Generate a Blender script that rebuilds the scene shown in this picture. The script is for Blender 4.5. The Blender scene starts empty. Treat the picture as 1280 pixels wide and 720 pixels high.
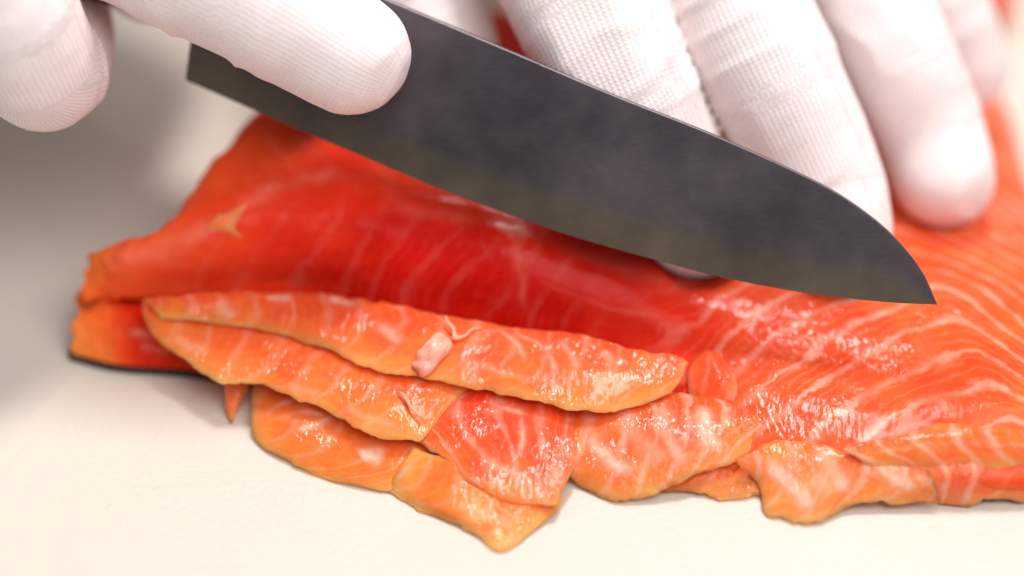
import bpy, math
import numpy as np
from mathutils import Vector, Matrix

# ------------------------------------------------------------------ camera, world, lamps, exposure
MM = 0.001
scene = bpy.context.scene
ELEV = math.radians(38.0)
LENS, SENSOR = 100.0, 36.0
DIST = 0.444
AIM = np.array([0.0, 0.0, 0.012])
FWD = np.array([0.0, math.cos(ELEV), -math.sin(ELEV)])
RIGHT = np.array([1.0, 0.0, 0.0])
UP = np.cross(RIGHT, FWD)
CAM = AIM - FWD * DIST

cam_data = bpy.data.cameras.new('camera')
cam = bpy.data.objects.new('camera', cam_data)
scene.collection.objects.link(cam)
cam.location = CAM
cam.rotation_euler = (math.pi / 2 - ELEV, 0, 0)
cam_data.lens = LENS
cam_data.sensor_width = SENSOR
cam_data.clip_start = 0.01
cam_data.clip_end = 20.0
cam_data.dof.use_dof = True
cam_data.dof.focus_distance = DIST - 0.017
cam_data.dof.aperture_fstop = 3.8
scene.camera = cam

world = bpy.data.worlds.new('World')
scene.world = world
world.use_nodes = True
world.node_tree.nodes['Background'].inputs['Color'].default_value = (0.90, 0.94, 1.06, 1)
world.node_tree.nodes['Background'].inputs['Strength'].default_value = 0.26


def area(name, loc, target, size, power, color):
    d = bpy.data.lights.new(name, 'AREA')
    d.shape = 'RECTANGLE'
    d.size, d.size_y = size
    d.energy = power
    d.color = color
    o = bpy.data.objects.new(name, d)
    scene.collection.objects.link(o)
    o.location = loc
    o.rotation_euler = (Vector(target) - Vector(loc)).to_track_quat('-Z', 'Y').to_euler()
    return o


area('ceiling_lamp', (0.08, 0.20, 0.74), (0.0, 0.0, 0.0), (0.11, 0.18), 4.8, (1.0, 0.96, 0.93))
area('window_lamp', (0.26, -0.40, 0.72), (0.0, 0.0, 0.0), (0.70, 0.50), 6.4, (1.0, 0.955, 0.93))

scene.view_settings.view_transform = 'Standard'
scene.view_settings.look = 'None'
scene.view_settings.exposure = 0.0
scene.view_settings.gamma = 1.0
scene.render.engine = 'CYCLES'
scene.cycles.use_denoising = True
scene.cycles.max_bounces = 6

# ------------------------------------------------------------------ measuring helpers
FPX = LENS / SENSOR * 1280.0


def ray(px, py):
    d = FWD + RIGHT * ((px - 640.0) / FPX) + UP * ((360.0 - py) / FPX)
    return d / np.linalg.norm(d)


def at(px, py, z):
    """point of the place seen at a photo position, z millimetres above the board"""
    r = ray(px, py)
    return CAM + r * ((z * MM - CAM[2]) / r[2])


def W(x, y, z):
    return np.array([x, y, z]) * MM


def project(v):
    q = v - CAM
    dep = q @ FWD
    return 640 + FPX * (q @ RIGHT) / dep, 360 - FPX * (q @ UP) / dep, dep


def pt(p):
    return p if isinstance(p, np.ndarray) else at(*p)


def hash3(ix, iy, iz, seed):
    h = (ix.astype(np.int64) * 374761393 + iy.astype(np.int64) * 668265263 + iz.astype(np.int64) * 2147483647 + seed * 974711)
    h = (h ^ (h >> 13)) * 1274126177 & 0x7fffffff
    h = (h ^ (h >> 16)) & 0xffff
    return h / 65535.0 * 2 - 1


def vnoise(p, scale, seed=0):
    """value noise, p in metres, scale = feature size in mm"""
    q = p / (scale * MM) + 1000.0
    i = np.floor(q).astype(np.int64)
    f = q - i
    f = f * f * (3 - 2 * f)
    out = 0
    for dx in (0, 1):
        for dy in (0, 1):
            for dz in (0, 1):
                w = (f[:, 0] if dx else 1 - f[:, 0]) * (f[:, 1] if dy else 1 - f[:, 1]) * (f[:, 2] if dz else 1 - f[:, 2])
                out = out + w * hash3(i[:, 0] + dx, i[:, 1] + dy, i[:, 2] + dz, seed)
    return out


def catmull(ctrl, n):
    """ctrl (k, ..., 3) -> n samples along the first axis"""
    k = len(ctrl)
    t = np.linspace(0, k - 1, n)
    i = np.clip(np.floor(t).astype(int), 0, k - 2)
    f = (t - i).reshape((-1,) + (1,) * (ctrl.ndim - 1))
    pad = np.concatenate([2 * ctrl[:1] - ctrl[1:2], ctrl, 2 * ctrl[-1:] - ctrl[-2:-1]])
    a, b, c, d = pad[i], pad[i + 1], pad[i + 2], pad[i + 3]
    return 0.5 * (2 * b + (c - a) * f + (2 * a - 5 * b + 4 * c - d) * f ** 2 + (3 * b - a - 3 * c + d) * f ** 3)


def grid_normals(g):
    du = np.gradient(g, axis=0)
    dv = np.gradient(g, axis=1)
    n = np.cross(du, dv)
    return n / (np.linalg.norm(n, axis=2, keepdims=True) + 1e-12)


def make_mesh(name, verts, faces, mat, parent=None, smooth=True, attrs=None):
    me = bpy.data.meshes.new(name)
    verts = np.asarray(verts, dtype=np.float64)
    if isinstance(faces, np.ndarray):
        nf, k = faces.shape
        me.vertices.add(len(verts))
        me.vertices.foreach_set('co', verts.ravel())
        me.loops.add(nf * k)
        me.loops.foreach_set('vertex_index', faces.ravel().astype(np.int32))
        me.polygons.add(nf)
        me.polygons.foreach_set('loop_start', np.arange(0, nf * k, k, dtype=np.int32))
        me.polygons.foreach_set('loop_total', np.full(nf, k, dtype=np.int32))
        me.update(calc_edges=True)
    else:
        me.from_pydata([tuple(v) for v in verts], [], faces)
    me.validate()
    if smooth:
        me.polygons.foreach_set('use_smooth', np.ones(len(me.polygons), dtype=bool))
    for k, a in (attrs or {}).items():
        if a.ndim == 2:
            at_ = me.attributes.new(k, 'FLOAT_VECTOR', 'POINT')
            at_.data.foreach_set('vector', a.astype(np.float32).ravel())
        else:
            at_ = me.attributes.new(k, 'FLOAT', 'POINT')
            at_.data.foreach_set('value', a.astype(np.float32))
    me.materials.append(mat)
    o = bpy.data.objects.new(name, me)
    scene.collection.objects.link(o)
    if parent is not None:
        o.parent = parent
    return o


def quads(nu, nv, off=0, flip=False):
    i, j = np.meshgrid(np.arange(nu - 1), np.arange(nv - 1), indexing='ij')
    a = (i * nv + j).ravel() + off
    q = np.stack([a, a + nv, a + nv + 1, a + 1], 1)
    return q[:, ::-1] if flip else q


def empty(name, label, cat, group=None):
    o = bpy.data.objects.new(name, None)
    o.empty_display_size = 0.01
    scene.collection.objects.link(o)
    tag(o, label, cat, group)
    return o


def tag(o, label, cat=None, group=None):
    o['label'] = label
    if cat:
        o['category'] = cat
    if group:
        o['group'] = group
    return o


# ------------------------------------------------------------------ materials
def new_mat(name):
    m = bpy.data.materials.new(name)
    m.use_nodes = True
    nt = m.node_tree
    return m, nt, nt.nodes['Principled BSDF']


def node(nt, typ, **kw):
    n = nt.nodes.new(typ)
    for k, v in kw.items():
        if k in n.inputs:
            n.inputs[k].default_value = v
        else:
            setattr(n, k, v)
    return n


def noise_node(nt, vec, scale, detail=3, rough=0.55):
    n = node(nt, 'ShaderNodeTexNoise', Scale=scale, Detail=detail, Roughness=rough)
    nt.links.new(vec, n.inputs['Vector'])
    return n.outputs['Fac']


def math_node(nt, op, a, b=None, clamp=False):
    n = nt.nodes.new('ShaderNodeMath')
    n.operation = op
    n.use_clamp = clamp
    for i, x in enumerate((a, b)):
        if x is None:
            continue
        if isinstance(x, (int, float)):
            n.inputs[i].default_value = x
        else:
            nt.links.new(x, n.inputs[i])
    return n.outputs[0]


def mix_col(nt, fac, a, b):
    n = nt.nodes.new('ShaderNodeMix')
    n.data_type = 'RGBA'
    for i, x in ((0, fac), (6, a), (7, b)):
        if isinstance(x, (int, float)):
            n.inputs[i].default_value = x
        elif isinstance(x, tuple):
            n.inputs[i].default_value = x
        else:
            nt.links.new(x, n.inputs[i])
    return n.outputs[2]


def salmon_material(name, sss=0.75, scale=1.0, thin=0.0):
    m, nt, b = new_mat(name)
    L = nt.links.new
    co = node(nt, 'ShaderNodeTexCoord').outputs['Object']
    tone = node(nt, 'ShaderNodeAttribute', attribute_name='tone').outputs['Fac']
    fat = node(nt, 'ShaderNodeAttribute', attribute_name='fat').outputs['Fac']
    wet = node(nt, 'ShaderNodeAttribute', attribute_name='wet').outputs['Fac']
    n1 = noise_node(nt, co, 140.0, 4)
    n2 = noise_node(nt, co, 520.0, 3)
    t = math_node(nt, 'ADD', tone, math_node(nt, 'MULTIPLY', math_node(nt, 'SUBTRACT', n1, 0.5), 0.32))
    t = math_node(nt, 'ADD', t, math_node(nt, 'MULTIPLY', math_node(nt, 'SUBTRACT', n2, 0.5), 0.10), clamp=True)
    fm = node(nt, 'ShaderNodeMapping')
    fm.inputs['Rotation'].default_value = (0, 0, math.radians(35))
    fm.inputs['Scale'].default_value = (0.3, 1.0, 1.0)
    L(co, fm.inputs['Vector'])
    fs = noise_node(nt, fm.outputs['Vector'], 900.0, 4, 0.6)
    t = math_node(nt, 'ADD', t, math_node(nt, 'MULTIPLY', math_node(nt, 'SUBTRACT', fs, 0.5), 0.26), clamp=True)
    ramp = nt.nodes.new('ShaderNodeValToRGB')
    el = ramp.color_ramp.elements
    el[0].position, el[0].color = 0.0, (0.55, 0.005, 0.002, 1)
    el[1].position, el[1].color = 1.0, (0.90, 0.40, 0.09, 1)
    for p, c in ((0.3, (0.76, 0.032, 0.008, 1)), (0.55, (0.84, 0.098, 0.020, 1)), (0.78, (0.88, 0.215, 0.036, 1))):
        e = el.new(p)
        e.color = c
    L(t, ramp.inputs['Fac'])
    # fat: the pale seams and the painted rim glow, broken up by a fine grain
    n3 = noise_node(nt, co, 420.0, 5, 0.65)
    brk = math_node(nt, 'MULTIPLY', math_node(nt, 'SUBTRACT', n3, 0.34), 3.4, clamp=True)
    flow = node(nt, 'ShaderNodeAttribute', attribute_name='flow').outputs['Fac']
    lines = node(nt, 'ShaderNodeAttribute', attribute_name='lines').outputs['Fac']
    nd = noise_node(nt, co, 190.0, 3)
    nw = noise_node(nt, co, 300.0, 4, 0.65)
    fl = math_node(nt, 'ADD', flow, math_node(nt, 'MULTIPLY', nd, 0.55))

    def line_set(fr, wid):
        q = math_node(nt, 'ABSOLUTE', math_node(nt, 'SUBTRACT', math_node(nt, 'FRACT', fr), 0.5))
        w_ = math_node(nt, 'MULTIPLY', math_node(nt, 'SUBTRACT', nw, 0.22), wid)
        return math_node(nt, 'SUBTRACT', 1.0, math_node(nt, 'DIVIDE', q, math_node(nt, 'MAXIMUM', w_, 0.012)), clamp=True)

    ln = math_node(nt, 'MULTIPLY', line_set(fl, 0.62), 1.25, clamp=True)
    l2 = math_node(nt, 'MULTIPLY', line_set(math_node(nt, 'MULTIPLY', math_node(nt, 'ADD', fl, math_node(nt, 'MULTIPLY', nw, 0.3)), 3.3), 0.7), 0.32)
    ln = math_node(nt, 'MULTIPLY', math_node(nt, 'MAXIMUM', ln, l2), lines)
    fat = math_node(nt, 'MAXIMUM', fat, ln)
    fib = node(nt, 'ShaderNodeMapping')
    fib.inputs['Rotation'].default_value = (0, 0, math.radians(-62))
    fib.inputs['Scale'].default_value = (0.22, 1.0, 0.6)
    L(co, fib.inputs['Vector'])
    st = noise_node(nt, fib.outputs['Vector'], 1300.0, 3, 0.6)
    st = math_node(nt, 'MULTIPLY', math_node(nt, 'SUBTRACT', st, 0.52), 4.0, clamp=True)
    fat = math_node(nt, 'ADD', fat, math_node(nt, 'MULTIPLY', math_node(nt, 'MULTIPLY', st, wet), 0.06), clamp=True)
    fb = math_node(nt, 'MULTIPLY', fat, math_node(nt, 'ADD', 0.5, math_node(nt, 'MULTIPLY', brk, 0.5)), clamp=True)
    col = mix_col(nt, fb, ramp.outputs['Color'], (0.92, 0.56, 0.42, 1))
    L(col, b.inputs['Base Color'])
    b.inputs['Subsurface Weight'].default_value = sss
    b.inputs['Subsurface Radius'].default_value = (1.0, 0.36, 0.16)
    b.inputs['Subsurface Scale'].default_value = 0.0022 * scale
    b.inputs['IOR'].default_value = 1.4
    # wet surface with fine fibres
    mp = node(nt, 'ShaderNodeMapping')
    mp.inputs['Rotation'].default_value = (0.2, 0.1, 0.6)
    mp.inputs['Scale'].default_value = (1.0, 0.42, 1.0)
    L(co, mp.inputs['Vector'])
    f1 = noise_node(nt, mp.outputs['Vector'], 1500.0, 2.0, 0.5)
    f2 = noise_node(nt, co, 330.0, 2)
    h = math_node(nt, 'ADD', math_node(nt, 'MULTIPLY', f1, 0.3), math_node(nt, 'MULTIPLY', f2, 0.3))
    h = math_node(nt, 'ADD', h, math_node(nt, 'MULTIPLY', fat, 0.2))
    vo = node(nt, 'ShaderNodeTexVoronoi', Scale=1400.0)
    vo.feature = 'SMOOTH_F1'
    L(mp.outputs['Vector'], vo.inputs['Vector'])
    g_ = math_node(nt, 'ADD', math_node(nt, 'MULTIPLY', vo.outputs['Distance'], 0.8), math_node(nt, 'MULTIPLY', f1, 0.8))
    hc = math_node(nt, 'ADD', math_node(nt, 'MULTIPLY', g_, math_node(nt, 'ADD', math_node(nt, 'MULTIPLY', wet, 1.3), 0.02)), math_node(nt, 'MULTIPLY', f2, 0.10))
    bc = node(nt, 'ShaderNodeBump', Strength=0.7, Distance=0.0005)
    L(hc, bc.inputs['Height'])
    L(bc.outputs['Normal'], b.inputs['Coat Normal'])
    bp = node(nt, 'ShaderNodeBump', Strength=0.16, Distance=0.0004)
    L(math_node(nt, 'ADD', hc, math_node(nt, 'MULTIPLY', h, 0.6)), bp.inputs['Height'])
    L(bp.outputs['Normal'], b.inputs['Normal'])
    b.inputs['Roughness'].default_value = 0.45
    b.inputs['Specular IOR Level'].default_value = 0.06
    L(math_node(nt, 'ADD', 0.05, math_node(nt, 'MULTIPLY', wet, 0.8), clamp=True), b.inputs['Coat Weight'])
    b.inputs['Coat Roughness'].default_value = 0.13
    b.inputs['Coat IOR'].default_value = 1.52
    if thin:   # thin rims let light and the board through
        rim = node(nt, 'ShaderNodeAttribute', attribute_name='thin').outputs['Fac']
        tr = node(nt, 'ShaderNodeBsdfTransparent', Color=(1.0, 0.80, 0.52, 1))
        mx = node(nt, 'ShaderNodeMixShader')
        L(math_node(nt, 'ADD', 0.06, math_node(nt, 'MULTIPLY', rim, thin), clamp=True), mx.inputs['Fac'])
        L(b.outputs[0], mx.inputs[1])
        L(tr.outputs[0], mx.inputs[2])
        L(mx.outputs[0], nt.nodes['Material Output'].inputs['Surface'])
    return m


M_FILLET = salmon_material('fillet_flesh', 0.5)
M_SLICE = salmon_material('slice_flesh', 0.4, 0.8, 0.62)


def glove_material():
    m, nt, b = new_mat('knit_glove')
    L = nt.links.new
    co = node(nt, 'ShaderNodeTexCoord').outputs['Object']
    knit = node(nt, 'ShaderNodeAttribute', attribute_name='knit').outputs['Vector']
    sep = node(nt, 'ShaderNodeSeparateXYZ')
    L(knit, sep.inputs[0])
    # wales (ribs along the finger) and courses (across)
    su = math_node(nt, 'SINE', math_node(nt, 'MULTIPLY', sep.outputs['X'], 2 * math.pi))
    wob = math_node(nt, 'MULTIPLY', math_node(nt, 'ABSOLUTE', su), 0.5)
    sv = math_node(nt, 'SINE', math_node(nt, 'MULTIPLY', math_node(nt, 'ADD', sep.outputs['Y'], wob), 2 * math.pi))
    st = math_node(nt, 'MULTIPLY', math_node(nt, 'ADD', su, 1.0), math_node(nt, 'ADD', sv, 1.4))
    n1 = noise_node(nt, co, 1600.0, 3)
    n2 = noise_node(nt, co, 160.0, 3)
    h = math_node(nt, 'ADD', math_node(nt, 'MULTIPLY', st, 0.22), math_node(nt, 'MULTIPLY', n1, 0.55))
    h = math_node(nt, 'ADD', h, math_node(nt, 'MULTIPLY', n2, 1.2))
    bp = node(nt, 'ShaderNodeBump', Strength=0.45, Distance=0.0003)
    L(h, bp.inputs['Height'])
    L(bp.outputs['Normal'], b.inputs['Normal'])
    hole = math_node(nt, 'MULTIPLY', math_node(nt, 'SUBTRACT', 1.0, math_node(nt, 'MULTIPLY', st, 0.6), clamp=True), n1, clamp=True)
    c1 = mix_col(nt, noise_node(nt, co, 60.0, 3), (0.89, 0.805, 0.795, 1), (0.92, 0.85, 0.845, 1))
    L(mix_col(nt, math_node(nt, 'MULTIPLY', hole, 0.85), c1, (0.62, 0.46, 0.42, 1)), b.inputs['Base Color'])
    b.inputs['Roughness'].default_value = 0.85
    b.inputs['Subsurface Weight'].default_value = 0.25
    b.inputs['Subsurface Radius'].default_value = (1.0, 0.5, 0.4)
    b.inputs['Subsurface Scale'].default_value = 0.002
    b.inputs['Sheen Weight'].default_value = 0.15
    b.inputs['Specular IOR Level'].default_value = 0.2
    return m


M_GLOVE = glove_material()


def blade_material(name, c_a, c_b, d_a, d_b, rough):
    m, nt, b = new_mat(name)
    L = nt.links.new
    co = node(nt, 'ShaderNodeTexCoord').outputs['Object']
    n1 = noise_node(nt, co, 38.0, 5, 0.62)
    n1 = math_node(nt, 'MULTIPLY', math_node(nt, 'SUBTRACT', n1, 0.28), 2.0, clamp=True)
    mp = node(nt, 'ShaderNodeMapping')
    mp.inputs['Rotation'].default_value = (0, 0, math.radians(17))
    mp.inputs['Scale'].default_value = (0.03, 1.0, 1.0)
    L(co, mp.inputs['Vector'])
    br = noise_node(nt, mp.outputs['Vector'], 2400.0, 3)
    f_ = math_node(nt, 'ADD', math_node(nt, 'MULTIPLY', n1, 0.8), math_node(nt, 'MULTIPLY', br, 0.25), clamp=True)
    bv = node(nt, 'ShaderNodeAttribute', attribute_name='bevel').outputs['Fac']
    bv = math_node(nt, 'ADD', bv, math_node(nt, 'MULTIPLY', math_node(nt, 'SUBTRACT', n1, 0.5), 0.5), clamp=True)
    L(mix_col(nt, bv, mix_col(nt, f_, c_a, c_b), mix_col(nt, f_, d_a, d_b)), b.inputs['Base Color'])
    b.inputs['Metallic'].default_value = 0.9
    L(math_node(nt, 'ADD', rough, math_node(nt, 'MULTIPLY', n1, 0.14)), b.inputs['Roughness'])
    bp = node(nt, 'ShaderNodeBump', Strength=0.06, Distance=0.0002)
    L(br, bp.inputs['Height'])
    L(bp.outputs['Normal'], b.inputs['Normal'])
    return m


M_BLADE = blade_material('dark_steel', (0.062, 0.052, 0.058, 1), (0.190, 0.160, 0.172, 1), (0.105, 0.084, 0.060, 1), (0.24, 0.195, 0.140, 1), 0.36)


def plain(name, color, rough, bump_scale=0, bump=0.1, **kw):
    m, nt, b = new_mat(name)
    L = nt.links.new
    co = node(nt, 'ShaderNodeTexCoord').outputs['Object']
    n1 = noise_node(nt, co, 120.0, 4)
    dark = tuple(c * 0.88 for c in color[:3]) + (1,)
    L(mix_col(nt, n1, dark, color), b.inputs['Base Color'])
    b.inputs['Roughness'].default_value = rough
    if bump_scale:
        bp = node(nt, 'ShaderNodeBump', Strength=bump, Distance=0.0003)
        L(noise_node(nt, co, bump_scale, 4), bp.inputs['Height'])
        L(bp.outputs['Normal'], b.inputs['Normal'])
    for k, v in kw.items():
        b.inputs[k.replace('_', ' ')].default_value = v
    return m


M_SKIN = plain('fish_skin', (0.035, 0.018, 0.016, 1), 0.35, 600, 0.3)
M_HANDLE = plain('handle_wood', (0.16, 0.075, 0.035, 1), 0.5, 300, 0.2)


def board_material():
    m, nt, b = new_mat('cutting_board_plastic')
    L = nt.links.new
    co = node(nt, 'ShaderNodeTexCoord').outputs['Object']
    n1 = noise_node(nt, co, 26.0, 4)
    c = mix_col(nt, n1, (0.65, 0.580, 0.500, 1), (0.69, 0.63, 0.555, 1))
    # sparse knife scars
    sc_ = None
    for rz, s in ((0.35, 90.0), (-0.6, 70.0), (1.3, 80.0)):
        mp = node(nt, 'ShaderNodeMapping')
        mp.inputs['Rotation'].default_value = (0, 0, rz)
        mp.inputs['Scale'].default_value = (0.06, 1.0, 1.0)
        L(co, mp.inputs['Vector'])
        w = noise_node(nt, mp.outputs['Vector'], s * 8, 2)
        w = math_node(nt, 'GREATER_THAN', w, 0.71)
        sc_ = w if sc_ is None else math_node(nt, 'MAXIMUM', sc_, w)
    fine = noise_node(nt, co, 900.0, 3)
    speck = math_node(nt, 'GREATER_THAN', noise_node(nt, co, 420.0, 2), 0.735)
    c = mix_col(nt, math_node(nt, 'MULTIPLY', speck, 0.25), c, (0.62, 0.50, 0.36, 1))
    L(mix_col(nt, math_node(nt, 'MULTIPLY', sc_, 0.22), c, (0.6, 0.52, 0.45, 1)), b.inputs['Base Color'])
    bp = node(nt, 'ShaderNodeBump', Strength=0.45, Distance=0.0003)
    L(math_node(nt, 'SUBTRACT', fine, math_node(nt, 'MULTIPLY', sc_, 0.5)), bp.inputs['Height'])
    L(bp.outputs['Normal'], b.inputs['Normal'])
    b.inputs['Roughness'].default_value = 0.42
    b.inputs['Subsurface Weight'].default_value = 0.25
    b.inputs['Subsurface Radius'].default_value = (1.0, 0.7, 0.5)
    b.inputs['Subsurface Scale'].default_value = 0.004
    return m


M_BOARD = board_material()
M_TABLE = plain('table_steel', (0.45, 0.45, 0.46, 1), 0.4, 80, 0.1)


# ------------------------------------------------------------------ setting: table and board
def rounded_slab(name, x0, x1, y0, y1, z0, z1, r, mat, edge=0.0015):
    loop = []
    for cx, cy, a0 in ((x1 - r, y1 - r, 0), (x0 + r, y1 - r, 90), (x0 + r, y0 + r, 180), (x1 - r, y0 + r, 270)):
        for k in range(9):
            a = math.radians(a0 + k * 90 / 8)
            loop.append((cx, cy, math.cos(a), math.sin(a)))
    prof = [(-edge, z0), (0, z0 + edge), (0, z1 - edge), (-edge * 0.3, z1 - edge * 0.3), (-edge, z1)]
    v, f, n = [], [], len(loop)
    for (off, z) in prof:
        for (cx, cy, c, s) in loop:
            v.append((cx + (r + off) * c, cy + (r + off) * s, z))
    for p in range(len(prof) - 1):
        for i in range(n):
            f.append((p * n + i, p * n + (i + 1) % n, (p + 1) * n + (i + 1) % n, (p + 1) * n + i))
    f.append(tuple(reversed(range(n))))
    f.append(tuple(range((len(prof) - 1) * n, len(prof) * n)))
    return make_mesh(name, v, f, mat, smooth=False)


table = rounded_slab('table_top', -0.9, 0.9, -0.45, 0.75, -0.05, -0.0182, 0.01, M_TABLE)
table['kind'] = 'structure'
table['label'] = 'grey steel table top under the cutting board'
board = rounded_slab('cutting_board', -0.32, 0.32, -0.17, 0.27, -0.018, 0.0, 0.02, M_BOARD)
tag(board, 'cream white plastic cutting board under the salmon', 'cutting board')


# ------------------------------------------------------------------ pale fat seams laid on a flesh surface
def seam_mask(verts, normals_ok, seams):
    """seams: (list of photo points measured on the surface, width mm, strength) -> strength per vertex by distance in space"""
    out = np.zeros(len(verts))
    if not seams:
        return out
    px, py, dep = project(verts)
    cell = 3.0
    key = (np.floor(px / cell).astype(np.int64) + 2000) * 10000 + np.floor(py / cell).astype(np.int64) + 2000
    order = np.lexsort((dep, key))
    uk, first = np.unique(key[order], return_index=True)
    front = order[first]
    fx, fy, fd = px[front], py[front], dep[front]
    for line, width, strength in seams:
        P = np.array(line, dtype=float)
        n = max(8, int(np.linalg.norm(np.diff(P, axis=0), axis=1).sum() / 4))
        S = catmull(P, n)
        S3 = []
        for s in S:
            d2 = (fx - s[0]) ** 2 + (fy - s[1]) ** 2
            c = np.argsort(d2)[:4]
            c = c[np.argmin(fd[c])]
            if d2[c] < 250:
                S3.append(verts[front[c]])
        if len(S3) < 3:
            continue
        S3 = np.array(S3)
        S3[1:-1] = (S3[:-2] + S3[1:-1] + S3[2:]) / 3
        lo, hi = S3.min(0) - 0.006, S3.max(0) + 0.006
        idx = np.where(np.all((verts > lo) & (verts < hi), axis=1))[0]
        if len(idx) == 0:
            continue
        VV = verts[idx] + MM * np.stack([0.35 * vnoise(verts[idx], 4.0, 71 + q) + 0.12 * vnoise(verts[idx], 1.1, 74 + q) for q in range(3)], 1)
        d = np.full(len(idx), 1e9)
        u = np.zeros(len(idx))
        for k in range(len(S3) - 1):
            a, b_ = S3[k], S3[k + 1]
            ab = b_ - a
            tt = np.clip(((VV - a) @ ab) / (ab @ ab + 1e-15), 0, 1)
            dd = np.linalg.norm(VV - (a + tt[:, None] * ab), axis=1)
            better = dd < d
            d = np.where(better, dd, d)
            u = np.where(better, (k + tt) / (len(S3) - 1), u)
        wob = 1 + 0.45 * vnoise(verts[idx], 2.2, 5)
        x_ = d / (width * MM * 0.5 * wob)
        prof = (0.82 * np.exp(-x_ ** 2) + 0.18 * np.exp(-(x_ / 2.6) ** 2)) * strength
        prof *= np.clip(np.minimum(u, 1 - u) * 5, 0, 1) * (0.72 + 0.5 * vnoise(verts[idx], 3.5, 6))
        out[idx] = np.maximum(out[idx], prof)
    return out


# ------------------------------------------------------------------ finger joints of the pressing hand (the flesh gives way under them)
idx_f = [(at(868, 287, 18.0), 8.2), (at(842, 230, 23), 9.5), (at(790, 130, 36), 10.7), (at(728, -5, 49), 12.0), (at(640, -190, 60), 13)]
mid_f = [(at(1048, 290, 18.0), 8.6), (at(1026, 225, 23.5), 9.9), (at(972, 110, 36), 10.7), (at(917, -5, 47), 11.2), (at(835, -190, 60), 13)]
ring_f = [(at(1180, 220, 17.6), 8.4), (at(1160, 160, 23), 9.0), (at(1122, 75, 33), 9.4), (at(1080, -15, 42), 9.8), (at(990, -185, 56), 12)]
lit_f = [(at(1212, 90, 18), 6.6), (at(1196, 45, 24), 7.4), (at(1172, -10, 31), 8.0), (at(1142, -70, 38), 8.6), (at(1090, -175, 50), 10.5)]
thumb_f = [(at(556, 62, 33), 8.6), (at(530, 0, 38), 9.6), (at(492, -90, 46), 10.5), (W(-22, 84, 58), 13)]


# ------------------------------------------------------------------ the fillet
def inner(px, py, z, dy):
    return at(px, py, z) + W(0, dy, 0)


C = [
    [(86, 446, 1), (88, 398, 6), inner(97, 384, 6.5, 3), (97, 372, 9), (104, 334, 13), (122, 314, 15), W(-58, 10, 7), W(-46, 33, 5), W(-43, 46, 1)],
    [(152, 459, 1), (147, 394, 6.3), inner(150, 384, 6.5, 6), (150, 373, 9.0), (155, 328, 16), (175, 299, 19), (216, 268, 20.5), (312, 152, 24), W(-40, 52, 1)],
    [(235, 465, 1), (230, 410, 6.2), inner(226, 386, 6.8, 4), (226, 368, 9.4), (238, 325, 16), (262, 278, 21.5), (302, 225, 24.5), (375, 118, 26), W(-30, 66, 1)],
    [(310, 478, 1), (310, 455, 4), (310, 392, 7.5), (312, 362, 10.5), (320, 312, 17.5), (345, 255, 23), (385, 200, 25), (450, 70, 26), W(-21, 78, 1)],
    [(400, 488, 1), (400, 460, 4), (400, 396, 7.5), (402, 364, 11), (410, 312, 18), (430, 248, 23.5), (465, 190, 25), (530, 50, 25), W(-10, 86, 1)],
    [(500, 503, 1), (500, 475, 4), (500, 408, 7.5), (502, 377, 11), (508, 318, 18), (520, 262, 22.5), (545, 205, 24), (610, 20, 23), W(2, 88, 1)],
    [(640, 520, 1), (640, 495, 4), (640, 428, 7), (640, 397, 10), (642, 337, 17), (648, 286, 20.8), (665, 225, 22), (720, 30, 20), W(16, 88, 1)],
    [(760, 540, 1), (760, 515, 4), (760, 448, 7), (760, 418, 9.5), (765, 365, 14.5), (770, 318, 17.5), (785, 255, 18.5), (830, 60, 17), W(30, 88, 1)],
    [(860, 570, 1), (860, 545, 4), (860, 478, 7), (862, 442, 9), (868, 395, 12), (874, 350, 13.5), (885, 290, 13.0), (920, 90, 13.5), W(45, 85, 1)],
    [(960, 597, 1), (960, 572, 4.5), (960, 500, 8), (962, 455, 9.5), (965, 410, 11.5), (972, 362, 12.5), (985, 290, 11.5), (1020, 110, 12), W(58, 80, 1)],
    [(1090, 612, 1), (1092, 588, 5), (1095, 520, 8.5), (1097, 465, 10), (1100, 415, 11.5), (1105, 365, 12), (1115, 300, 11), (1140, 140, 11), W(70, 70, 1)],
    [(1200, 620, 1), (1202, 596, 5.5), (1205, 525, 9), (1207, 465, 10.5), (1210, 410, 11.5), (1212, 355, 12), (1215, 290, 10.5), (1228, 180, 9), (1246, 118, 1)],
    [(1330, 618, 1), (1330, 594, 5), (1332, 525, 8.5), (1335, 465, 10), (1335, 410, 10.5), (1335, 365, 10), (1332, 325, 8), (1322, 290, 5), (1306, 268, 1)],
    [(1480, 610, 1), (1480, 588, 4), (1482, 525, 6), (1482, 470, 7), (1482, 430, 7), (1480, 400, 6), (1475, 375, 4.5), (1465, 360, 3), (1455, 350, 1)],
]
ctrl = np.array([[pt(p) for p in col] for col in C])
NU, NV = 620, 300
g = catmull(ctrl, NU)
g = np.swapaxes(catmull(np.swapaxes(g, 0, 1), NV), 0, 1)
nrm = grid_normals(g)
flat = g.reshape(-1, 3)
uu = np.repeat(np.linspace(0, 13, NU), NV)
vv = np.tile(np.linspace(0, 8, NV), NU)
amp = np.clip(np.minimum(vv, 8 - vv) * 1.5, 0, 1)
disp = 0.42 * vnoise(flat, 11, 1) + 0.10 * vnoise(flat, 4, 2) + 0.03 * vnoise(flat, 1.3, 3)
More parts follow.
